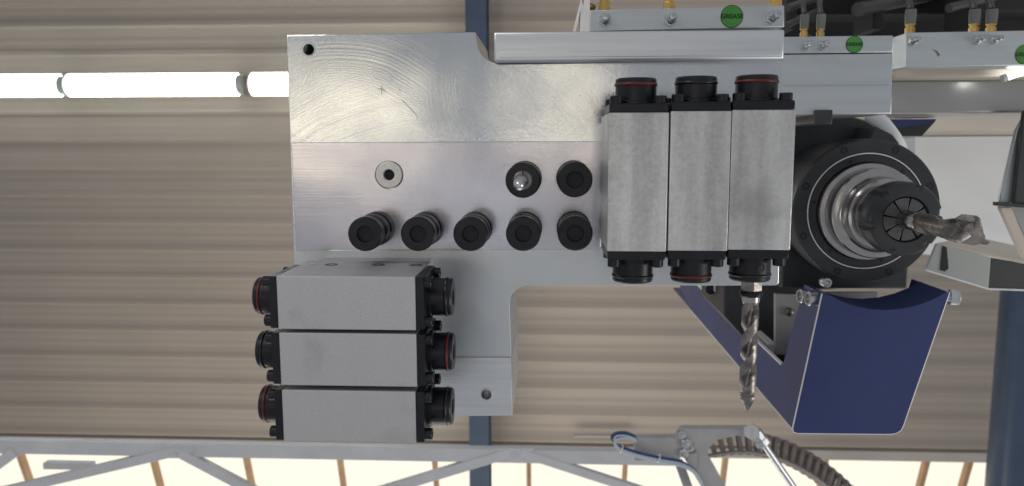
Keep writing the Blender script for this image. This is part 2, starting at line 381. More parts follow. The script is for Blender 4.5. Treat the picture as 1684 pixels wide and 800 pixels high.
# ------------------------------------------------------------------ ceiling
def build_ceiling():
    D = 5.0
    ys = W(842, 745, D)[1]
    y_ridge = W(842, 683, D)[1]
    pitch = 0.1835
    prof = []   # (y, z) profile, period starts at the rib's shaded flank
    h = 0.019
    one = [(0.0, 0), (0.026, -h), (0.034, -h), (0.048, 0), (0.092, 0), (0.096, 0.0012), (0.104, 0.0012), (0.108, 0), (0.136, 0), (0.140, 0.0012), (0.148, 0.0012), (0.152, 0)]
    k0 = -24
    start = y_ridge - 0.041
    for k in range(k0, 2):
        for (yy, zz) in one:
            y = start + k * pitch + yy
            if y < ys - 0.07: prof.append((y, zz))
    prof.append((ys - 0.06, 0.0))
    bm = bmesh.new(); x0, x1 = -5.0, 6.0; z = CAMZ + D
    a = [bm.verts.new((x0, y, z + zz)) for y, zz in prof]; b = [bm.verts.new((x1, y, z + zz)) for y, zz in prof]
    for i in range(len(prof) - 1): bm.faces.new((a[i], a[i + 1], b[i + 1], b[i]))
    c = finish('ceiling', bm, SHEET, smooth=25, recalc=False); c['kind'] = 'structure'
    md = c.modifiers.new('sheet', 'SOLIDIFY'); md.thickness = 0.002
    t = box('ceiling_edge_trim', x0, x1, ys - 0.066, ys, z - 0.03, z + 0.12, TRIM, bevel=0.004); t['kind'] = 'structure'
    # sloping translucent skylight beyond the ceiling edge
    sl = R(17); L = 2.6
    p0 = Vector((0, ys + 0.004, z + 0.10)); dv = Vector((0, math.cos(sl), math.sin(sl)))
    nn = Vector((0, -math.sin(sl), math.cos(sl)))
    bm = bmesh.new(); e = p0 + dv * L
    q = [(x0, p0.y, p0.z), (x1, p0.y, p0.z), (x1, e.y, e.z), (x0, e.y, e.z)]
    lo = [bm.verts.new(v) for v in q]; hi = [bm.verts.new(Vector(v) + nn * 0.01) for v in q]
    bm.faces.new(lo); bm.faces.new(hi)
    for i in range(4): bm.faces.new((lo[i], lo[(i + 1) % 4], hi[(i + 1) % 4], hi[i]))
    s = finish('skylight', bm, SKYL); s['kind'] = 'structure'
    for u in (16, 238, 395, 552, 711, 869, 1031, 1198, 1365, 1534, 1606):
        x = W(u, 746, D)[0]
        w = 0.030 if u not in (80,) else 0.02
        pa = Vector((x, p0.y, p0.z)) - nn * 0.03; pb = pa + dv * L
        bar('rafter', pa, pb, w, 0.05, BARBROWN, s, upv=nn)
    # blue purlin beam
    xa = W(765, 30, 4.72)[0]; xb = W(800, 30, 4.72)[0]; zz = CAMZ + 4.72
    xm = (xa + xb) / 2; f = 0.012; web = 0.008; H = 0.20
    sec = [(xa, zz), (xb, zz), (xb, zz + f), (xm + web, zz + f), (xm + web, zz + H - f), (xb, zz + H - f), (xb, zz + H), (xa, zz + H), (xa, zz + H - f), (xm - web, zz + H - f), (xm - web, zz + f), (xa, zz + f)]
    bm = bmesh.new(); ya, yb = -4.0, ys + 2.4
    A = [bm.verts.new((x, ya, zq)) for x, zq in sec]; B = [bm.verts.new((x, yb, zq)) for x, zq in sec]
    bm.faces.new(A); bm.faces.new(B)
    for i in range(len(sec)): bm.faces.new((A[i], A[(i + 1) % len(sec)], B[(i + 1) % len(sec)], B[i]))
    tag(finish('roof_beam', bm, BEAMBLUE, bevel=0.003), 'blue steel roof beam running behind the aluminium plate', 'beam')
    # big blue column / duct at the far right
    xr, yr = W(1690, 600, 3.4); rr = 0.125
    t = thing('duct', 'large round blue duct at the right edge below the tray', 'duct', (xr, yr, CAMZ + 3.4))
    pts = [Vector((xr, yy, CAMZ + 3.4)) for yy in (yr - 0.90, yr + 3.0)]
    tube('pipe', pts, rr, DUCTBLUE, t, 40)
    for yy in (yr - 0.88, yr + 1.2): lathe('flange_ring', [(rr, -0.02), (rr + 0.02, -0.02), (rr + 0.02, 0.02), (rr, 0.02)], (xr, yy, CAMZ + 3.4), (0, 1, 0), DUCTBLUE, t, 40)
    # conduit stub on the ceiling edge
    tube('cable_conduit', [W3(945, 717, 4.95), W3(1040, 717.5, 4.95)], 0.012, TRIM)
    tag(bpy.data.objects['cable_conduit'], 'thin beige conduit along the ceiling edge above the truss', 'conduit')
build_ceiling()

def build_lamps():
    D = 4.86
    spans = [(-180, 97, 'lit fluorescent lamp at the left picture edge'), (103, 391, 'lit fluorescent lamp shown whole, middle of the row'), (407, 700, 'lit fluorescent lamp running behind the aluminium plate')]
    y0 = W(240, 120, D)[1]; y1 = W(240, 158, D)[1]; ym = (y0 + y1) / 2
    for (u0, u1, lab) in spans:
        xa = W(u0, 140, D)[0]; xb = W(u1, 140, D)[0]
        t = thing('fluorescent_lamp', lab, 'lamp', (xa, ym, CAMZ + D + 0.06), 'row of ceiling lamps')
        z = CAMZ + D
        # diffuser with a rounded section
        bm = bmesh.new(); n = 10; hw = (y1 - y0) / 2
        sec = [(ym + hw * math.cos(math.pi * k / n), z + 0.05 - 0.05 * math.sin(math.pi * k / n)) for k in range(n + 1)]
        A = [bm.verts.new((xa + 0.012, y, q)) for y, q in sec]; B = [bm.verts.new((xb - 0.012, y, q)) for y, q in sec]
        bm.faces.new(A); bm.faces.new(B)
        for i in range(n + 1): bm.faces.new((A[i], A[(i + 1) % (n + 1)], B[(i + 1) % (n + 1)], B[i]))
        finish('diffuser', bm, TUBE, t, smooth=40)
        box('housing', xa, xb, ym - hw * 0.9, ym + hw * 0.9, z + 0.052, z + 0.10, LAMPEND, t, 0.004)
        for x, s in ((xa, 1), (xb, -1)):
            lathe('end_cap', [(0, 0), (0.060, 0), (0.060, 0.006), (0.044, 0.008), (0.044, 0.013), (0.030, 0.015), (0.030, 0.022), (0, 0.022)], (x + s * 0.011, ym, z + 0.040), (-s, 0, 0), LAMPEND, t, 24)
build_lamps()

def build_truss():
    D = 2.3; z = CAMZ + D
    t = thing('roof_truss', 'light grey welded tube truss across the bottom of the picture', 'truss', W3(560, 745, D))
    def P(u, v, d=D): return W3(u, v, d)
    ya = P(560, 735.5)[1]; yb = P(560, 757)[1]
    xL = P(-400, 740)[0]; xR = P(1118, 740)[0]
    # slightly rolled chord as in the photograph
    box('top_chord', xL, xR, ya, yb, z, z + 0.034, TRUSSG, t, 0.0025)
    dg = D + 0.005
    box('bottom_chord', xL, P(1260, 860)[0], P(560, 850)[1], P(560, 872)[1], z, z + 0.034, TRUSSG, t, 0.0025)
    for a, b, w in (((280, 744), (-188, 854), 0.030), ((297, 744), (507, 855), 0.030), ((838, 744), (474, 854), 0.030), ((856, 743), (1198, 854), 0.026), ((26, 742), (-128, 854), 0.034)):
        pa, pb = W3(*a, dg), W3(*b, dg)
        bar('diagonal', pa, pb, w, 0.026, TRUSSG, t, bevel=0.0025)
    for u in (288, 846): pprism('gusset', [(u - 34, 738), (u + 34, 738), (u + 18, 754), (u - 18, 754)], D + 0.0012 - 0.005, D + 0.001, TRUSSG, t)
    for u in (288, 846): lathe('weld', [(0, -0.002), (0.006, -0.002), (0.008, 0.002)], W3(u, 747, D - 0.004), DOWN, TRUSSG, t, 12)
    pbox('lower_strip', 70, 762, 150, 774, 2.5, 2.53, TRUSSG, t, 0.002)
build_truss()

# ------------------------------------------------------------------ drilling head: plate, strip, vertical spindles
PD = 0.504
def arc_px(cx, cy, r, a0, a1, n=8):
    return [(cx + r * math.cos(R(a0 + (a1 - a0) * k / n)), cy + r * math.sin(R(a0 + (a1 - a0) * k / n))) for k in range(n + 1)]
head = thing('drilling_head', 'brushed aluminium drilling head plate with black vertical spindles', 'drilling head', W3(740, 330, 0.60))
def build_head():
    out = [(471, 58), (782, 53)]
    out += [(783.5, 68), (787, 81), (793, 91), (801, 99), (812, 104), (822, 105.5)]
    out += [(1287, 99), (1281, 466), (1277, 470)]
    out += [(866, 470), (856, 472.5), (847, 478), (841, 485), (838.5, 495)]
    out += [(841, 588), (745, 588), (700, 588), (700, 560), (487, 560)]
    base = pprism('base_plate', out, PD, 0.60, A_PLATE, head, bevel=0.0006)
    hole = lambda u, v, r, dep: lathe_bm([(0, -0.01), (r, -0.01), (r, dep), (0, dep)], W3(u, v, PD), (0, 0, 1), 28)
    cut(base, [hole(508, 82, 0.0036, 0.03), hole(833, 197, 0.0008, 0.002)])
    torus('hole_chamfer', 0.0039, 0.0005, W3(508, 82, PD), DOWN, A_RAIL, base, 28, 6)
    bore_floor = lathe('hole_thread', [(0, 0), (0.0035, 0), (0.0035, -0.010), (0.0031, -0.010), (0.0031, -0.001), (0, -0.001)], W3(508, 82, PD + 0.014), DOWN, BORE, base, 24)
    for pth in (((662, 166), (676, 180), (687, 192)), ((687, 192), (681, 199), (674, 203)), ((622, 146), (634, 147)), ((627, 141), (628, 156)), ((628, 148), (636, 152)), ((655, 147), (659, 150)), ((909, 160), (914, 161)), ((952, 158), (956, 158)), ((546, 166), (547, 167))):
        tube('scratch_mark', [W3(u, v, PD) for u, v in pth], 0.00022, SCRATCH, base, 6)
    # milled spindle strip, a few millimetres proud
    strip = pprism('spindle_strip', [(478.5, 234.5), (986, 232.5), (989, 236), (988, 404), (982, 411.5), (486.5, 413)], 0.500, 0.512, A_STRIP, head, bevel=0.0005)
    cut(strip, [lathe_bm([(0, -0.01), (0.0094, -0.01), (0.0094, 0.006), (0, 0.006)], W3(640, 288, 0.5), (0, 0, 1), 40)])
    # lower end of the arm
    arm = pprism('arm_end', [(700, 588.5), (841, 588.5), (842.5, 684), (700, 686)], 0.5025, 0.60, A_RAIL, head, bevel=0.0006)
    cut(arm, [lathe_bm([(0, -0.01), (0.0035, -0.01), (0.0035, 0.03), (0, 0.03)], W3(800, 649, 0.5025), (0, 0, 1), 28)])
    torus('hole_chamfer', 0.0038, 0.0005, W3(800, 649, 0.5025), DOWN, A_RAIL, arm, 28, 6)
    lathe('hole_thread', [(0, 0), (0.0034, 0), (0.0034, -0.010), (0.0029, -0.010), (0.0029, -0.001), (0, -0.001)], W3(800, 649, 0.515), DOWN, STEEL, arm, 24)
    # blanking washer in the strip
    o = W3(640, 288, 0.5)
    pl = lathe('blanking_plug', [(0.0036, 0.003), (0.0036, -0.0006), (0.0040, -0.001), (0.0083, -0.001), (0.0088, -0.0004), (0.0088, 0.004), (0.0036, 0.004)], o, (0, 0, 1), IVORY, head, 40)
    lathe('socket', [(0, 0.0), (0.0036, 0.0), (0.0036, 0.002), (0, 0.002)], o + Vector((0, 0, 0.002)), (0, 0, 1), BORE, pl, 24)
    lathe('seat_shadow', [(0, 0.0045), (0.0092, 0.0045), (0.0092, 0.0052), (0, 0.0052)], o, (0, 0, 1), BORE, pl, 32)  # black disc painting the shade in the gap round the plug
    bpy.data.objects['seat_shadow'].name = 'seat_shade'
    # vertical spindles
    spots = [(600, 385.5), (687, 385.3), (773.5, 385.3), (860.5, 385), (946, 384.5), (860, 297), (945.5, 296)]
    for i, (u, v) in enumerate(spots):
        p = W3(u, v, 0.463); p.z = CAMZ + 0.5
        L = 0.037
        prof = [(0, -0.002), (0.0110, -0.002), (0.0110, 0.009), (0.0106, 0.0095), (0.0100, 0.0098), (0.0100, 0.0125), (0.0104, 0.013), (0.0106, 0.0135), (0.0106, 0.026), (0.0103, 0.0265), (0.0103, 0.028), (0.0106, 0.0285), (0.0106, L - 0.0008), (0.0098, L), (0.0052, L), (0.0049, L - 0.0006), (0.0049, L - 0.003), (0, L - 0.003)]
        s = lathe('spindle', prof, p, DOWN, BLACK, head, 48)
        lathe('bore', [(0, 0), (0.0049, 0), (0.0049, 0.0006), (0, 0.0006)], p + Vector((0, 0, -(L - 0.0029))), DOWN, BORE, s, 24)
        a = R(40 + 70 * i)
        lathe('grub_screw', [(0, 0), (0.0022, 0), (0.0022, -0.0004), (0.0012, -0.0004), (0.0012, -0.001), (0, -0.001)], p + Vector((math.cos(a) * 0.0108, math.sin(a) * 0.0108, -0.020)), (math.cos(a), math.sin(a), 0), BORE, s, 12)
    # counter-sunk bolts of the strip and tiny marks
build_head()

def build_centre_bit():
    p = W3(860, 297, 0.463)
    t = thing('centring_bit', 'short steel bit with rounded tip in the upper left black spindle', 'drill bit', p)
    lathe('collet', [(0, 0.003), (0.0058, 0.003), (0.0058, -0.0010), (0.0052, -0.0016), (0, -0.0016)], p, (0, 0, 1), DULLSTEEL, t, 32)
    box('collet_slot', p.x - 0.0004, p.x + 0.0004, p.y - 0.0060, p.y - 0.0030, p.z - 0.0019, p.z + 0.002, BORE, t)
    lathe('shank', [(0, 0), (0.0036, 0), (0.0036, -0.042), (0.0033, -0.0435), (0.0033, -0.050), (0.0028, -0.0535), (0.0014, -0.0552), (0, -0.0556)], p, (0, 0, 1), ZINC, t, 32)
build_centre_bit()

# ------------------------------------------------------------------ horizontal drilling units
def unit(label, centre, L, w, along, rings, screw_holes, matl, depth=0.062, nose_c=0.017, group=None):
    """gear housing with a black flange, cap screws and a nose with an O-ring at both ends.
    centre = middle of the front face; along = 'x' or 'y'."""
    o = Vector(centre)
    t = thing('horizontal_drilling_unit', label, 'drilling unit', o + Vector((0, 0, depth)), group)
    ex = Vector((0, 1, 0)) if along == 'y' else Vector((1, 0, 0))
    ey = Vector((1, 0, 0)) if along == 'y' else Vector((0, 1, 0))
    ez = Vector((0, 0, 1))
    def PT(a, b, c): return o + ex * a + ey * b + ez * c
    def bx(name, a0, a1, b0, b1, c0, c1, m, par, bev):
        p, q = PT(a0, b0, c0), PT(a1, b1, c1)
        return box(name, min(p.x, q.x), max(p.x, q.x), min(p.y, q.y), max(p.y, q.y), min(p.z, q.z), max(p.z, q.z), m, par, bev)
    bx('housing', -L / 2, L / 2, -w / 2, w / 2, 0, depth, matl, t, 0.0006)
    for s, (ring, hole) in zip((-1, 1), zip(rings, screw_holes)):
        fw = w / 2 - 0.0004
        a0 = s * L / 2; a1 = s * (L / 2 + 0.0048)
        fl = bx('end_flange', a0, a1, -fw, fw, 0.0006, 0.044, BLACK, t, 0.0007)
        ax = ex * s
        nr = 0.0110
        # boss and nose
        c = PT(a1, 0, nose_c)
        nose = lathe('nose', [(0, -0.001), (nr + 0.0012, -0.001), (nr + 0.0012, 0.0016), (nr, 0.0020), (nr, 0.0095), (nr - 0.0009, 0.0098), (nr - 0.0009, 0.0112), (nr, 0.0115), (nr, 0.0130), (nr - 0.0006, 0.0138), (0.0052, 0.0138), (0.0048, 0.0132), (0.0048, 0.004), (0, 0.004)], c, ax, BLACK, t, 44)
        torus('o_ring', nr - 0.0005, 0.0011, c + ax * 0.0105, ax, REDRING if ring == 'red' else BLACKRING, nose)
        if hole:
            d = (ey * hole[0] + ez * -hole[1]).normalized()
            lathe('grub_screw', [(0.0026, -0.001), (0.0026, 0.0001), (0.0020, 0.0003), (0.0014, 0.0003), (0.0014, -0.001), (0, -0.001)], c + ax * 0.0058 + d * (nr - 0.0001), d, BORE, nose, 16)
        for b in (-1, 1):
            for cc in (0.0045, 0.038):
                sc = PT(a1, b * (w / 2 - 0.0042), cc)
                scr = lathe('cap_screw', [(0, -0.001), (0.0034, -0.001), (0.0034, 0.0036), (0.0031, 0.0040), (0.0019, 0.0040), (0.0017, 0.0015), (0, 0.0015)], sc, ax, BLACK, t, 18)
    # rear mounting foot towards the plate
    bx('mounting_foot', -L / 2 + 0.003, L / 2 - 0.003, -w / 2 + 0.002, w / 2 - 0.002, depth, 0.504 - (o.z - CAMZ) + (0.0 if along == 'y' else 0), A_RAIL, t, 0)
    return t
def build_units():
    D = 0.408
    data = [((1001, 185.5, 1095.5, 414.5), 'right-hand trio, unit nearest the vertical spindles, red ring on top', ('red', 'black'), (None, None)),
            ((1103.5, 183, 1196, 413.5), 'right-hand trio, middle unit with its red ring at the bottom', ('black', 'red'), (None, None)),
            ((1204.5, 181, 1299.5, 412), 'right-hand trio, unit beside the router spindle holding the long drill bit', ('red', 'black'), ((0.45, 0.9), (0.3, 0.95)))]
    for (u0, v0, u1, v1), lab, rings, holes in data:
        x0, y0 = W(u0, v0, D); x1, y1 = W(u1, v1, D)
        unit('raw aluminium drilling unit, ' + lab, ((x0 + x1) / 2, (y0 + y1) / 2, CAMZ + D), y1 - y0, x1 - x0, 'y', rings, holes, CAST, depth=0.060, group='upright drilling units on the right of the plate')
    D = 0.42
    data = [((454, 454, 684, 544), 'topmost of the lower left stack, bright top face showing', ('red', 'black'), (None, None)),
            ((458.5, 547.5, 686, 637), 'middle of the lower left stack, red ring on its right nose', ('black', 'red'), ((-0.1, 1.0), (-0.5, .9))),
            ((463, 641.5, 684.5, 730), 'lowest of the lower left stack, just above the truss', ('red', 'black'), ((-0.8, .5), None))]
    for (u0, v0, u1, v1), lab, rings, holes in data:
        x0, y0 = W(u0, v0, D); x1, y1 = W(u1, v1, D)
        unit('grey aluminium drilling unit, ' + lab, ((x0 + x1) / 2, (y0 + y1) / 2, CAMZ + D), x1 - x0, y1 - y0, 'x', rings, holes, BLAST, depth=0.058, nose_c=0.021, group='stacked drilling units at the lower left')
        if v0 < 460:
            par = [o for o in bpy.data.objects if o.type == 'EMPTY' and 'topmost of the lower left' in o.get('label', '')][0]
            for uu in (508, 545, 622, 684):
                px = W(uu, 434, .462)[0]
                lathe('top_screw', [(0, -0.001), (0.0040, -0.001), (0.0040, 0.0002), (0.0022, 0.0002), (0.0020, -0.001), (0, -0.001)], (px, y0, CAMZ + .462), (0, -1, 0), BLACK if uu != 508 else ZINC, par, 20)
build_units()

def twist_bm(Rr, core, p0, axis, length, turns, tip, n=28, rings=70, flat_tip=False, land=0.62):
    """two-flute twisted body along axis, with an optional pointed tip of the given length"""
    a, u, v = frame(axis); bm = bmesh.new(); prev = None; o = Vector(p0)
    for i in range(rings + 1):
        s = i / rings * length
        k = 1.0
        if tip > 0 and s > length - tip: k = max(0.02, (length - s) / tip)
        tw = turns * 2 * math.pi * s / length
        ring = []
        for j in range(n):
            th = 2 * math.pi * j / n
            c = abs(math.cos(th))
            f = min(1.0, max(0.0, (c - (1 - land)) / 0.25)); f = f * f * (3 - 2 * f)
            r = (core + (Rr - core) * f) * k
            ring.append(bm.verts.new(o + a * s + (u * math.cos(th + tw) + v * math.sin(th + tw)) * r))
        if prev:
            for j in range(n): bm.faces.new((prev[j], prev[(j + 1) % n], ring[(j + 1) % n], ring[j]))
        else: bm.faces.new(ring)
        prev = ring
    bm.faces.new(prev)
    return bm
def build_drill_bit():
    d = 0.432; Y = Vector((0, 1, 0))
    p = W3(1236, 460, d)
    t = thing('twist_drill_bit', 'long worn twist drill pointing down from the right-hand drilling unit', 'drill bit', p)
    q = lambda v: Vector((p.x, W(1236, v, d)[1], p.z))
    L = lambda a, b: (q(b) - q(a)).length
    lathe('shank', [(0, 0), (0.0050, 0), (0.0050, L(460, 494)), (0.0042, L(460, 500)), (0, L(460, 500))], q(460), Y, STEEL, t, 24)
    lathe('shank_flat', [(0, 0), (0.0058, 0), (0.0058, L(460, 477)), (0, L(460, 477))], q(460), Y, DULLSTEEL, t, 6)
    lathe('stop_collar', [(0.0045, 0), (0.0060, 0), (0.0064, 0.0006), (0.0064, 0.0026), (0.0058, 0.0032), (0.0045, 0.0032)], q(478), Y, BLACK, t, 32)
    finish('fluted_body', twist_bm(0.0047, 0.0014, q(492), Y, L(492, 650), 1.6, 0, n=36, rings=110, land=0.50), DULLSTEEL, t, smooth=40)
    finish('lance_tip', twist_bm(0.0049, 0.0018, q(649.5), Y, L(649.5, 679), 0.25, L(655, 679), rings=20), DULLSTEEL, t, smooth=40)
build_drill_bit()

# ------------------------------------------------------------------ rail and grease blocks
def nipple(parent, u, v, d, big=1.0):
    """grease nipple pointing down out of a block face at height d"""
    p = W3(u, v, d)
    n = lathe('grease_nipple', [(0, 0.001), (0.0042 * big, 0.001), (0.0042 * big, -0.0042 * big), (0.0036 * big, -0.0048 * big)], p, (0, 0, 1), ZINC, parent, 6, smooth=20)
    lathe('nipple_tip', [(0, -0.0044 * big), (0.0034 * big, -0.0044 * big), (0.0028 * big, -0.008 * big), (0.0020 * big, -0.0095 * big), (0.0026 * big, -0.012 * big), (0.0026 * big, -0.0135 * big), (0.0018 * big, -0.015 * big), (0.0009 * big, -0.0151 * big), (0.0007 * big, -0.0142 * big), (0, -0.0142 * big)], p, (0, 0, 1), ZINC, n, 20)
    return n
def brass_fitting(parent, u, v0, v1, d, r, hose=None, grey_top=None):
    """fitting screwed into the upper edge of a block; runs up the photo from v1 to v0"""
    b = W3(u, v1, d); tp = W3(u, v0, d); L = (b - tp).length
    f = lathe('hose_fitting', [(0, -0.002), (r, -0.002), (r, L * 0.45), (r * 0.8, L * 0.5), (r * 0.8, L * 0.7), (r * 1.02, L * 0.72), (r * 1.02, L), (0, L)], b, (0, -1, 0), BRASS, parent, 6 if r > 0.003 else 14, smooth=20)
    if grey_top: lathe('hose_sleeve', [(0, L - 0.001), (r * 1.05, L - 0.001), (r * 1.15, L + 0.006), (r * 1.1, L + grey_top), (0, L + grey_top)], b, (0, -1, 0), WHITEPL, f, 14)
    if grey_top:
        h0 = W3(u, v0, d) + Vector((0, -grey_top, 0))
        tube('grease_hose', spline([h0, h0 + Vector((0.002, -0.012, 0.01)), h0 + Vector((0.02, -0.03, 0.05)), h0 + Vector((0.05, -0.06, 0.12))], 6), r * 0.7, DARKPIPE, f, 8)
    return f
def sticker(parent, u, v, r_px, d, text='GREASE'):
    p = W3(u, v, d); r = r_px * d / FPX
    s = lathe('grease_sticker', [(0, -0.0004), (r * 0.94, -0.0004), (r, -0.0001), (r, 0.0004), (0, 0.0004)], p, (0, 0, 1), GREEN, parent, 40)
    torus('sticker_rim', r * 0.97, 0.0003, p + Vector((0, 0, -0.0002)), DOWN, INK, s, 36, 5)
    cu = bpy.data.curves.new('lettering', 'FONT'); cu.body = text; cu.align_x = 'CENTER'; cu.align_y = 'CENTER'
    cu.size = r * 0.56; cu.offset = r * 0.012; cu.extrude = 0.00008
    tmp = bpy.data.objects.new('lettering_source', cu); COL.objects.link(tmp)
    dg = bpy.context.evaluated_depsgraph_get()
    me = bpy.data.meshes.new_from_object(tmp.evaluated_get(dg)); bpy.data.objects.remove(tmp)
    me.transform(Matrix.Translation(p + Vector((0, 0, -0.00055))) @ Matrix.Rotation(math.pi, 4, 'X'))
    o = link('lettering', me, INK, s)
    return s
def build_rail():
    d = 0.492
    t = thing('aluminium_rail', 'long pale aluminium rail with chamfered end above the plate', 'rail', W3(1050, 75, d))
    x0, y0 = W(812, 54, d); x1, y1 = W(1289, 98, d)
    ya = W(1050, 51, d)[1]; yb = W(1050, 99.5, d)[1]
    box('rail_bar', x0, x1, ya, yb, CAMZ + d, CAMZ + 0.56, A_RAIL, t, 0.0013)
    # faint extrusion line
    yl = W(1050, 84, d)[1]
    box('extrusion_ridge', x0 + 0.004, x1 - 0.002, yl, yl + 0.0035, CAMZ + d - 0.0005, CAMZ + d + 0.001, A_RAIL, t, 0.0003)
build_rail()
def build_grease_blocks():
    # first block above the rail
    d = 0.515
    t = thing('grease_block', 'aluminium grease block with three nipples directly above the rail', 'grease block', W3(1130, 30, d), 'aluminium grease manifold blocks')
    b = pprism('block_body', [(970, 17), (1290, 9), (1290, 45), (970, 52)], d, 0.545, A_BLOCK, t, bevel=0.0006)
    for u, v in ((994, 34), (1101, 33), (1268, 30)): nipple(t, u, v, d)
    sticker(t, 1203.5, 27.5, 17.5, d)
    for u in (994, 1100, 1275): brass_fitting(t, u, -8, 16 if u < 1200 else 10, d + 0.010, 0.0042)
    yl = tube('supply_hose', spline([W3(990, -20, d + .012), W3(962, -14, d + .01), W3(964, 6, d + .008), W3(976, 13, d + .012)], 8), 0.0022, BRASS, t)
    # light bracket plates left of the block, reaching back
    s = thing('angle_bracket', 'thin bright angle bracket at the left end of the rail grease block', 'bracket', W3(955, 20, 0.52))
    pprism('front_leg', [(962, -30), (970, -30), (970, 53), (958, 53)], 0.517, 0.60, PALEEDGE, s)
    pprism('rear_leg', [(962, -30), (965, -30), (947, 52), (942, 52)], 0.58, 0.66, PALEEDGE, s)
    # second block on the router carriage
    d = 0.60
    t = thing('grease_block', 'aluminium grease block on the carriage above the black router spindle', 'grease block', W3(1380, 74, d), 'aluminium grease manifold blocks')
    pprism('block_body', [(1280, 61), (1469, 58.5), (1468, 86.5), (1280, 88.5)], d, 0.63, A_BLOCK, t, bevel=0.0006)
    for u, v in ((1324, 76), (1351.5, 75.5)): nipple(t, u, v, d, 0.9)
    sticker(t, 1405, 73.5, 13.0, d)
    for u in (1322, 1349): brass_fitting(t, u, 46, 60, d + 0.012, 0.0030, grey_top=0.010)
    c = thing('router_carriage', 'plain grey aluminium carriage block above the router spindle', 'carriage', W3(1380, 140, d))
    pprism('carriage_body', [(1280, 90), (1468, 88), (1466, 188), (1280, 190)], d + 0.001, 0.70, A_BLOCK, c, bevel=0.0006)
    pprism('lower_face', [(1281, 142), (1467, 140.5), (1465.5, 187), (1281, 189)], d - 0.0006, d + 0.002, A_BLOCK, c, bevel=0.0005)
    # third block further away at the right edge
    d = 0.74
    t = thing('grease_block', 'aluminium grease block at the right picture edge with a scuffed face', 'grease block', W3(1600, 80, d), 'aluminium grease manifold blocks')
    pprism('block_body', [(1491, 54), (1760, 49), (1760, 107), (1491, 111)], d, 0.772, A_BLOCK, t, bevel=0.0008)
    for u, v in ((1500, 68), (1605, 66.5), (1633, 66)): nipple(t, u, v, d, 1.0)
    sticker(t, 1686, 90, 15.5, d)
    for u in (1496, 1601, 1629): brass_fitting(t, u, 38, 53, d + 0.014, 0.0045, grey_top=0.012)
    pprism('scuff_mark', [(1533, 81), (1541, 84), (1546, 90), (1543, 94), (1540, 88)], d - 0.00015, d + 0.0002, DULLSTEEL, t)
    f = thing('far_carriage', 'cream edged steel carriage beam behind the scuffed grease block', 'carriage', W3(1580, 150, 0.8))
    pbox('cream_ledge', 1470, 111, 1780, 127, 0.79, 0.86, CREAM, f, 0.003)
    pbox('steel_beam', 1460, 131, 1790, 186, 0.82, 0.92, PANELG, f, 0.003)
    pbox('lower_lip', 1440, 181, 1790, 191, 0.90, 0.96, CREAM, f, 0.002)
build_grease_blocks()
def build_dark_interior():
    t = thing('machine_housing', 'black shadowed machine housing behind the grease blocks', 'machine housing', W3(1480, 20, 1.2))
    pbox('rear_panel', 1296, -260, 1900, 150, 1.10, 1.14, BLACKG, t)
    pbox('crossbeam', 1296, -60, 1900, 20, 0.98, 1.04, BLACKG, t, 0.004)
    for (a, b, r) in (((1294, 14, .80), (1420, -30, .95), .004), ((1330, 62, .78), (1300, 80, .70), .0035), ((1410, 16, .9), (1560, -14, 1.0), .008), ((1560, 14, .9), (1690, -20, .95), .005), ((1290, 44, .66), (1345, 18, .86), .003)):
        tube('hose', [W3(*a), W3(*b)], r, DARKPIPE, t, 10)
    for u in (1296, 1440, 1600): pbox('carrier_rib', u, -40, u + 14, 48, 0.92, 0.98, BLACKG, t, 0.002)
build_dark_interior()

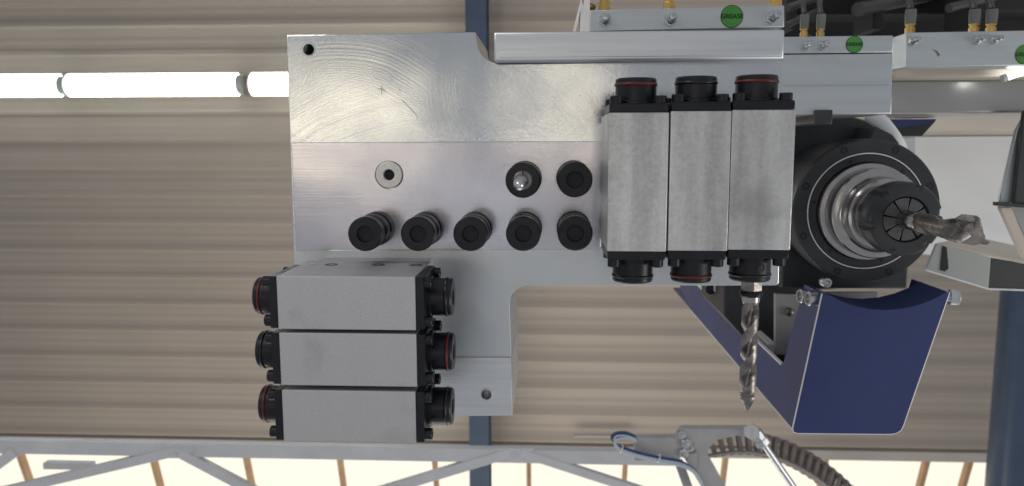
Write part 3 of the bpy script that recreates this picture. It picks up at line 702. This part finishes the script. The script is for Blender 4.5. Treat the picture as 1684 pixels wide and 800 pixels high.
# ------------------------------------------------------------------ router spindle
def build_router():
    d0 = 0.65
    c = W3(1425, 348, d0); up = DOWN
    t = thing('router_spindle', 'black round router spindle with polished steel nose', 'router spindle', c + Vector((0, 0, 0.25)))
    zz = lambda d: -(d - d0)   # along DOWN
    lathe('motor_body', [(0, zz(.90)), (0.080, zz(.90)), (0.082, zz(.89)), (0.082, zz(.735)), (0.080, zz(.73)), (0.0, zz(.73))], c, up, BLACKM, t, 72)
    fl = lathe('front_flange', [(0, zz(.735)), (0.0575, zz(.735)), (0.0575, zz(.672)), (0.0600, zz(.670)), (0.0600, zz(.6515)), (0.0588, zz(.650)), (0.0490, zz(.650)), (0.0485, zz(.6512)), (0.0470, zz(.6512)), (0.0466, zz(.6505)), (0.0408, zz(.6505)), (0.0405, zz(.66)), (0, zz(.66))], c, up, BLACKM, t, 96)
    torus('seal_ring', 0.0479, 0.0007, c + Vector((0, 0, -zz(.6506))), up, PALEEDGE, fl, 72, 6)
    for k in range(8):
        a = R(22.5 + 45 * k)
        lathe('flange_bolt', [(0, 0.001), (0.0030, 0.001), (0.0030, -0.0003), (0.0015, -0.0003), (0.0013, 0.0006), (0, 0.0006)], c + Vector((math.cos(a) * 0.0545, math.sin(a) * 0.0545, 0.0)), (0, 0, 1), BORE, fl, 14)
    for k in range(6):
        a = R(10 + 60 * k)
        lathe('ring_bolt', [(0, 0.001), (0.0015, 0.001), (0.0015, -0.0004), (0, -0.0004)], c + Vector((math.cos(a) * 0.0436, math.sin(a) * 0.0436, 0.0005)), (0, 0, 1), BORE, fl, 12)
    nose = lathe('steel_nose', [(0, zz(.662)), (0.0400, zz(.662)), (0.0402, zz(.6455)), (0.0396, zz(.6445)), (0.0362, zz(.6440)), (0.0362, zz(.6280)), (0.0354, zz(.6270)), (0.0320, zz(.6266)), (0.0300, zz(.625)), (0.0292, zz(.621)), (0.0285, zz(.613)), (0.0270, zz(.6115)), (0.0240, zz(.611)), (0.0240, zz(.603)), (0, zz(.603))], c, up, STEEL, t, 96)
    # collet nut with spanner notches
    bm = bmesh.new(); seg = 96
    prof = [(0.0205, .608), (0.0255, .606), (0.0280, .602), (0.0298, .594), (0.0298, .5815), (0.0285, .579), (0.0270, .578), (0.0172, .578), (0.0166, .5795), (0.0166, .60)]
    rings = []
    for r, d in prof:
        ring = []
        for k in range(seg):
            a = 2 * math.pi * k / seg
            ph = (k + 4) % 16
            rr = r * 0.93 if r > .02 else r
            if r > 0.026 and d < .596 and ph < 3: rr -= 0.0030
            ring.append(bm.verts.new(c + Vector((math.cos(a) * rr, math.sin(a) * rr, d - d0))))
        rings.append(ring)
    for p, q in zip(rings, rings[1:]):
        for k in range(seg): bm.faces.new((p[k], p[(k + 1) % seg], q[(k + 1) % seg], q[k]))
    nut = finish('collet_nut', bm, BLACKM, t, smooth=30)
    a = R(195)
    lathe('nut_hole', [(0, 0), (0.003, 0), (0.003, 0.0004), (0, 0.0004)], c + Vector((math.cos(a) * 0.0276, math.sin(a) * 0.0276, .596 - d0)), (math.cos(a), math.sin(a), 0), BORE, nut, 16)
    # collet: eight segments with saw slots between them
    for k in range(8):
        a0 = R(45 * k + 13); a1 = R(45 * k + 58 - 5)
        pts = []
        for q in range(5): aa = a0 + (a1 - a0) * q / 4; pts.append((c.x + 0.0160 * math.cos(aa), c.y + 0.0160 * math.sin(aa)))
        for q in range(5): aa = a1 + (a0 - a1) * q / 4; pts.append((c.x + 0.0068 * math.cos(aa), c.y + 0.0068 * math.sin(aa)))
        finish('collet_segment', prism_bm(pts, CAMZ + .5795, CAMZ + .60), DARKSTEEL, t, bevel=0.0002)
    lathe('collet_back', [(0, 0), (0.0166, 0), (0.0166, 0.002), (0, 0.002)], c + Vector((0, 0, .600 - d0)), (0, 0, 1), BORE, t, 32)
    # front casting below the flange
    x, y = W(1300, 440, .70)
    pbox('rear_casting', 1292, 300, 1493, 476, .70, .86, BLACKM, t, 0.002)
    pbox('key_tab', 1341, 181, 1369, 205, .596, .74, BLACKM, t, 0.001)
    lathe('body_screw', [(0, 0.003), (0.0045, 0.003), (0.0045, -0.004), (0.004, -0.0048), (0.0024, -0.0048), (0.0022, -0.002), (0, -0.002)], W3(1357, 464, .665), (0, 0, 1), ZINC, t, 20)
    tube('hose_stub', spline([W3(1432, 190, .72), W3(1452, 205, .71), W3(1474, 236, .70), W3(1482, 260, .72)], 6), 0.007, PANELW, t, 12)
    pprism('side_plate', [(1440, 208), (1468, 222), (1479, 236), (1462, 262), (1430, 230)], .69, .73, BLACKM, t, 0.0008)
    # router bit
    b = thing('router_bit', 'spiral router bit with winged cutting tip in the collet', 'router bit', c + Vector((0, 0, .578 - d0)))
    lathe('bit_shank', [(0, 0), (0.0068, 0), (0.0068, 0.030), (0.0064, 0.0306), (0, 0.0306)], c + Vector((0, 0, .585 - d0)), up, STEEL, b, 32)
    finish('fluted_body', twist_bm(0.0072, 0.0054, c + Vector((0, 0, .556 - d0)), up, 0.070, 0.55, 0, rings=50, land=0.7), DULLSTEEL, b, smooth=40)
    for s in (0, 1, 2):
        ang = R(-95 + 120 * s)
        ex = Vector((math.cos(ang), math.sin(ang), 0)); ey = Vector((-math.sin(ang), math.cos(ang), 0))
        pts = [(0.0008, .504), (0.0072, .510), (0.0108, .502), (0.0112, .488), (0.0100, .4845), (0.0014, .4862)]
        bm = bmesh.new()
        fa = [bm.verts.new(c + ex * r + ey * (-0.0004 + 0.001 * (r > .009)) + Vector((0, 0, d - d0))) for r, d in pts]
        fb = [bm.verts.new(c + ex * r * 0.97 + ey * (0.0058 - 0.0030 * (r > .009)) + Vector((0, 0, d - d0))) for r, d in pts]
        bm.faces.new(fa); bm.faces.new(fb)
        for i in range(len(pts)): bm.faces.new((fa[i], fa[(i + 1) % len(pts)], fb[(i + 1) % len(pts)], fb[i]))
        finish('cutting_tip', bm, DULLSTEEL, b, bevel=0.0002)
build_router()

# ------------------------------------------------------------------ blue dust hood
def build_hood():
    d1, d2 = 0.61, 1.24
    t = thing('dust_hood', 'dark blue sheet metal dust hood below the router spindle', 'dust hood', W3(1430, 600, d2))
    z1, z2 = CAMZ + d1, CAMZ + d2
    P = lambda u, v: W(u, v, d1)
    arc = []
    for (u, v) in ((1366, 486), (1384, 496), (1405, 503.5), (1430, 508.5), (1457, 510), (1485, 507.5), (1512, 501), (1537, 491), (1557, 480)): arc.append((u, v))
    fr = [(1353, 484)] + arc + [(1562, 481), (1486, 700), (1482, 708), (1474, 713), (1464, 714.5), (1312, 713), (1306, 711), (1304.5, 706)]
    th = 0.0022
    face = finish('front_panel', prism_bm([P(*q) for q in fr], z1, z1 + th), HOODBLUE, t, bevel=0.0005)
    # glint of light round the front panel edge, painted as a pale tube
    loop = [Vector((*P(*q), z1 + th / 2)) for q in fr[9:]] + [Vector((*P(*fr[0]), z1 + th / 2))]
    tube('edge_glint', loop, 0.00085, PALEEDGE, face, 6)
    # left side panel: L-shaped sheet running up and back, tilted like the front's left edge
    A = Vector((*P(1353, 484), 0)); B = Vector((*P(1304.5, 708), 0)); ax = (B - A)
    def S(k, z): q = A + ax * k; return Vector((q.x, q.y, z))
    # parameters along the edge (0 top .. 1 bottom) and heights
    zn = CAMZ + 0.665
    k_n = 0.66
    prof = [(0.0, z1 + th), (1.0, z1 + th), (1.0, CAMZ + 1.07), (0.80, z2), (k_n, z2), (k_n, zn + 0.004), (k_n - 0.012, zn), (0.0, z1 + 0.044)]
    nrm = Vector((ax.y, -ax.x, 0)).normalized()
    if nrm.x > 0: nrm = -nrm
    bm = bmesh.new()
    a = [bm.verts.new(S(k, z)) for k, z in prof]; b = [bm.verts.new(S(k, z) - nrm * 0.0022) for k, z in prof]
    bm.faces.new(a); bm.faces.new(b)
    for i in range(len(prof)): bm.faces.new((a[i], a[(i + 1) % len(prof)], b[(i + 1) % len(prof)], b[i]))
    side = finish('side_panel', bm, HOODBLUE, t, bevel=0.0004)
    tube('edge_glint', [S(k_n, z2) - nrm * .0011, S(k_n, zn + .004) - nrm * .0011], 0.0018, PALEEDGE, side, 6)  # light along the side sheet's edges, put into pale tubes
    tube('edge_glint', [S(1.0, z1 + .001), S(1.0, CAMZ + 1.07)], 0.0008, PALEEDGE, side, 6)
    tube('edge_glint', [S(0.03, z1 + .001), S(1.0, z1 + .001)], 0.0007, PALEEDGE, side, 6)
    # right side and bottom sheets
    A2 = Vector((*P(1562, 481), 0)); B2 = Vector((*P(1484, 706), 0))
    bm = bmesh.new(); ax2 = B2 - A2
    q = [A2, B2]
    vs = []
    for off in (0, -0.0022):
        vs.append([bm.verts.new((p.x + off, p.y, z)) for p, z in ((A2, z1 + th), (B2, z1 + th), (B2, z2), (A2 + ax2 * .66, z2), (A2 + ax2 * .66, zn), (A2, z1 + .06))])
    bm.faces.new(vs[0]); bm.faces.new(vs[1])
    for i in range(6): bm.faces.new((vs[0][i], vs[0][(i + 1) % 6], vs[1][(i + 1) % 6], vs[1][i]))
    finish('side_panel', bm, HOODBLUE, t)
    x0, y0 = P(1310, 712); x1, y1 = P(1470, 712)
    box('bottom_panel', x0, x1, y0 - 0.0024, y0 - 0.0002, z1 + th, z2, HOODBLUE, t)
    # curved lip inside the arc
    rimpts = [P(*q) for q in [(1353, 484)] + arc + [(1562, 481)]]
    bm = bmesh.new(); n = len(rimpts)
    r0 = [bm.verts.new((x, y, z1 + th)) for x, y in rimpts]; r1 = [bm.verts.new((x, y, z1 + .045)) for x, y in rimpts]
    r2 = [bm.verts.new((x, y + .002, z1 + .045)) for x, y in rimpts]; r3 = [bm.verts.new((x, y + .002, z1 + th)) for x, y in rimpts]
    for i in range(n - 1):
        for p, q in ((r0, r1), (r1, r2), (r2, r3), (r3, r0)): bm.faces.new((p[i], p[i + 1], q[i + 1], q[i]))
    finish('curved_lip', bm, HOODBLUE, t, smooth=40)
    # cap screws
    for (u, v, dd, s) in ((1342, 491, .622, -1), (1328, 487, .648, -1), (1560, 489, .622, 1)):
        p = W3(u, v, dd)
        sc = lathe('cap_screw', [(0, -0.004), (0.0035, -0.004), (0.0035, 0.0005), (0.0062, 0.0005), (0.0062, 0.0066), (0.0056, 0.0074), (0.0036, 0.0074), (0.0034, 0.004), (0, 0.004)], p, (s, 0.0, -0.15), ZINC, t, 24)
    # bracket inside the notch
    g = thing('mounting_bracket', 'grey steel bracket with a bolt in the notch of the blue hood', 'bracket', W3(1296, 540, .75))
    pprism('bracket_plate', [(1275, 484), (1345, 484), (1345, 584), (1275, 584)], .735, .741, BRK, g, bevel=0.0006)
    pprism('bracket_foot', [(1262, 566), (1277, 566), (1277, 584), (1262, 578)], .745, .80, PALEEDGE, g, bevel=0.0006)
    lathe('bolt', [(0, 0.002), (0.0042, 0.002), (0.0042, -0.002), (0.0034, -0.0036), (0.0018, -0.0042), (0, -0.0043)], W3(1297, 513, .735), (0, 0, 1), DULLSTEEL, g, 20)
    k = thing('black_casting', 'black casting between the drilling plate and the blue hood', 'casting', W3(1230, 540, .95))
    pprism('casting_body', [(1190, 440), (1345, 440), (1345, 600), (1262, 600), (1190, 520)], .80, .92, BLACKM, k, bevel=0.002)
    pprism('side_flange', [(1175, 440), (1206, 440), (1206, 508), (1175, 480)], .84, .86, BRK, k, bevel=0.001)
    lathe('side_bolt', [(0, 0.002), (0.006, 0.002), (0.006, -0.004), (0, -0.005)], W3(1168, 475, .85), (0, 0, 1), BLACK, k, 16)
    w = thing('nameplate_strip', 'short pale metal strip under the router flange', 'strip', W3(1400, 488, .70))
    pprism('strip_body', [(1352, 481), (1444, 481), (1444, 493), (1352, 493)], .69, .694, BRK, w, bevel=0.0005)
build_hood()

# ------------------------------------------------------------------ things at the far right
def build_right():
    t = thing('white_guard_panel', 'large white guard panel behind the router bit', 'guard panel', W3(1590, 300, 1.15))
    pprism('panel_sheet', [(1478, 226), (1760, 224), (1760, 440), (1478, 415)], 1.12, 1.13, PANELW, t)
    pprism('edge_post', [(1478, 226), (1506, 226), (1506, 410), (1478, 410)], 1.09, 1.118, A_BLOCK, t, bevel=0.001)
    s = thing('cover_sheet', 'tan cover sheet sloping above the white guard panel', 'cover sheet', W3(1620, 205, 1.0))
    x0, y0 = W(1500, 191, .95); x1, _ = W(1790, 191, .95); _, y1 = W(1600, 222, 1.10)
    bm = bmesh.new()
    q = [(x0, y0, CAMZ + .95), (x1, y0, CAMZ + .95), (x1 * 1.16, y1, CAMZ + 1.10), (x0 * 1.16, y1, CAMZ + 1.10)]
    lo = [bm.verts.new(v) for v in q]; hi = [bm.verts.new((v[0], v[1] - .003, v[2] + .002)) for v in q]
    bm.faces.new(lo); bm.faces.new(hi)
    for i in range(4): bm.faces.new((lo[i], lo[(i + 1) % 4], hi[(i + 1) % 4], hi[i]))
    finish('sheet', bm, CREAM, s)
    k = thing('blue_frame', 'small blue frame piece between router and white panel', 'frame', W3(1500, 208, .93))
    pprism('frame_bar', [(1452, 197), (1540, 196), (1530, 203), (1466, 212)], .91, .93, HOODBLUE, k)
    pprism('frame_web', [(1486, 205), (1540, 198), (1516, 224), (1478, 224)], .935, .96, DARKPL, k)
    # dark cutter guard at the right edge
    g = thing('right_guard', 'dark and pale angled guard cut off by the right picture edge', 'guard', W3(1670, 320, .8))
    pprism('dark_plate', [(1684, 182), (1740, 182), (1740, 336), (1668, 336)], .80, .805, DARKPL, g, bevel=0.001)
    pprism('grey_plate', [(1672, 214), (1690, 182), (1686, 240), (1670, 334), (1643, 334)], .807, .812, A_BLOCK, g, bevel=0.001)
    pprism('black_edge', [(1641, 333), (1740, 340), (1740, 346), (1641, 339)], .797, .806, BLACKM, g)
    pprism('cream_plate', [(1644, 341), (1664, 341), (1690, 404), (1690, 430), (1680, 420)], .80, .806, CREAM, g, bevel=0.001)
    pprism('brown_plate', [(1665, 342), (1740, 346), (1740, 420), (1692, 404)], .804, .83, PANELG, g)
    # tray
    y = thing('chip_tray', 'pale metal chip tray with a black end behind the router bit', 'tray', W3(1600, 440, .95))
    fr = [(1541, 401), (1630, 424), (1626, 474.5), (1523, 444)]
    pprism('front_plate', fr, .90, .905, TRAYG, y, bevel=0.0006)
    pprism('black_end', [(1630, 424.5), (1760, 447), (1760, 480), (1626, 475)], .901, .906, DARKPL, y, bevel=0.0006)
    pprism('slot', [(1551, 405), (1557, 407), (1560, 442), (1554, 447), (1547, 445)], .8985, .901, BORE, y)
    # top lid runs back
    bm = bmesh.new()
    a = [W3(1541, 400, .90), W3(1760, 446, .90), W3(1760, 424, 1.08), W3(1597, 388, 1.08)]
    lo = [bm.verts.new(v) for v in a]; hi = [bm.verts.new(v + Vector((0, .003, .001))) for v in a]
    bm.faces.new(lo); bm.faces.new(hi)
    for i in range(4): bm.faces.new((lo[i], lo[(i + 1) % 4], hi[(i + 1) % 4], hi[i]))
    finish('top_sheet', bm, CREAM, y)
    tube('rolled_edge', [W3(1523, 444.5, .90), W3(1626, 475.5, .90), W3(1760, 480, .90)], .0012, PALEEDGE, y, 6)
    # glowing tube added in place of a lamp reflection on the steel beam
    l = thing('lamp_reflection', 'glowing streak for a lamp reflection at the right edge below the scuffed grease block', 'lamp', W3(1680, 122, .81))
    tube('reflection_tube', [W3(1652, 129, .775), W3(1720, 106, .775)], .0030, TUBE, l, 10)
    lathe('reflection_end', [(0, 0), (.0036, 0), (.0036, .004), (0, .004)], W3(1648, 130, .775), (1, -.35, 0), LAMPEND, l, 12)
build_right()

# ------------------------------------------------------------------ lower right: bracket, strut, cables, chain
def build_lower():
    D = 1.9
    b = thing('swing_bracket', 'grey swing arm bracket at the end of the truss', 'bracket', W3(1160, 740, D))
    arm = [(1044, 721), (1112, 721), (1122, 706), (1240, 706), (1244, 718), (1212, 717), (1180, 724), (1166, 738), (1163, 746), (1200, 812), (1160, 812), (1124, 752), (1108, 758), (1044, 758)]
    pprism('arm_plate', arm, D, D + .03, BRK, b, bevel=0.0015)
    pprism('stiffener', [(1130, 748), (1146, 744), (1146, 768), (1132, 770)], D - .012, D + .001, BRK, b, bevel=0.001)
    pprism('rear_leg', [(1108, 758), (1124, 760), (1150, 830), (1134, 830)], D + .05, D + .07, BRK, b, bevel=0.001)
    for (u, v, r) in ((1121, 714, .012), (1128, 728, .015), (1125, 744, .014), (1135, 736, .010)):
        lathe('bolt_head', [(0, .002), (r, .002), (r, -.010), (r * .85, -.012), (r * .5, -.012), (r * .5, -.02), (0, -.021)], W3(u, v, D), (0, 0, 1), ZINC, b, 6, smooth=20)
    s = thing('gas_strut', 'shiny steel gas strut with a zinc ball joint on the swing bracket', 'gas strut', W3(1247, 716, D))
    p0, p1 = W3(1250, 722, D - .03), W3(1420, 968, D - .06)
    tube('rod', [p0, p1], .0085, ZINC, s, 20)
    ax = (p1 - p0).normalized()
    lathe('joint_sleeve', [(0, -.03), (.012, -.03), (.016, -.02), (.016, 0), (.019, .002), (.019, .016), (.013, .02), (0, .02)], p0, ax, ZINC, s, 8, smooth=20)
    lathe('joint_nut', [(0, .0), (.020, .0), (.020, .018), (0, .018)], W3(1237, 710, D - .04), (-.4, -.3, -1), ZINC, s, 6, smooth=20)
    lathe('joint_nut', [(0, .0), (.014, .0), (.014, .05), (0, .05)], W3(1233, 706, D - .02), (.6, .5, -.1), ZINC, s, 6, smooth=20)
    # cables
    path = [(1046, 722), (1030, 716), (1014, 717), (1009, 724), (1018, 736), (1046, 747), (1082, 755), (1118, 762), (1140, 774), (1152, 790), (1158, 812)]
    c = thing('cable_bundle', 'looped bundle of blue and pale cables tied to the swing bracket', 'cables', W3(1080, 750, D - .05))
    for i, (off, m) in enumerate(((-4, CABLE), (-1.6, CABLE), (0.8, CABLEW), (2.8, CABLE), (4.6, CABLEW))):
        pts = [W3(u + off * .5 + random.uniform(-1, 1), v + off + random.uniform(-.8, .8), D - .03 - (.008 if i in (2, 4) else .0)) for u, v in path]
        tube('cable', spline(pts, 6), .0034 if i != 2 else .0026, m, c, 8)
    for (u, v) in ((1022, 738), (1083, 754)):
        torus('cable_tie', .0105, .0012, W3(u, v, D - .033), (1, .35, 0), PALEEDGE, c, 16, 6)
    # energy chain: links along an arc
    h = thing('cable_chain', 'brown plastic cable chain arching down to the right', 'cable chain', W3(1290, 760, 2.1))
    pts = spline([W3(1150, 738, 2.06), W3(1185, 731, 2.06), W3(1230, 729, 2.06), W3(1275, 738, 2.06), W3(1320, 758, 2.06), W3(1360, 785, 2.06), W3(1400, 822, 2.06), W3(1430, 860, 2.06)], 24)
    # arc-length resample
    ds = [0]
    for p, q in zip(pts, pts[1:]): ds.append(ds[-1] + (q - p).length)
    step = .0245; n = int(ds[-1] / step)
    def at(s):
        for i in range(len(ds) - 1):
            if ds[i + 1] >= s: return pts[i].lerp(pts[i + 1], (s - ds[i]) / max(1e-9, ds[i + 1] - ds[i]))
        return pts[-1]
    hh = .022; wd = .058
    # one link in local axes: x along the chain, y across (height), z width
    bm = bmesh.new()
    for z in (-wd / 2, wd / 2 - .005):
        box_bm(-.0125, .0125, -hh / 2, hh / 2, z, z + .005, bm)
    for y0 in (-hh / 2 - .002, hh / 2 - .003): box_bm(-.0055, .0055, y0, y0 + .005, -wd / 2 - .001, wd / 2 + .001, bm)
    bmesh.ops.recalc_face_normals(bm, faces=bm.faces)
    me = bpy.data.meshes.new('chain_link'); bm.to_mesh(me); bm.free(); me.materials.append(CHAIN)
    for i in range(n):
        p = at(i * step); q = at((i + 1) * step); tx = (q - p).normalized(); m_ = (p + q) / 2
        tz = Matrix.Rotation(R(48), 3, tx) @ Vector((0, 0, 1)); ty = tz.cross(tx)
        o = bpy.data.objects.new('chain_link', me); COL.objects.link(o); o.parent = h
        o.matrix_parent_inverse = Matrix.Translation(-Vector(h.location))
        k = 0.99 if i % 2 else 1.0
        o.matrix_basis = Matrix(((tx.x, ty.x, tz.x * k, m_.x), (tx.y, ty.y, tz.y * k, m_.y), (tx.z, ty.z, tz.z * k, m_.z), (0, 0, 0, 1)))
build_lower()
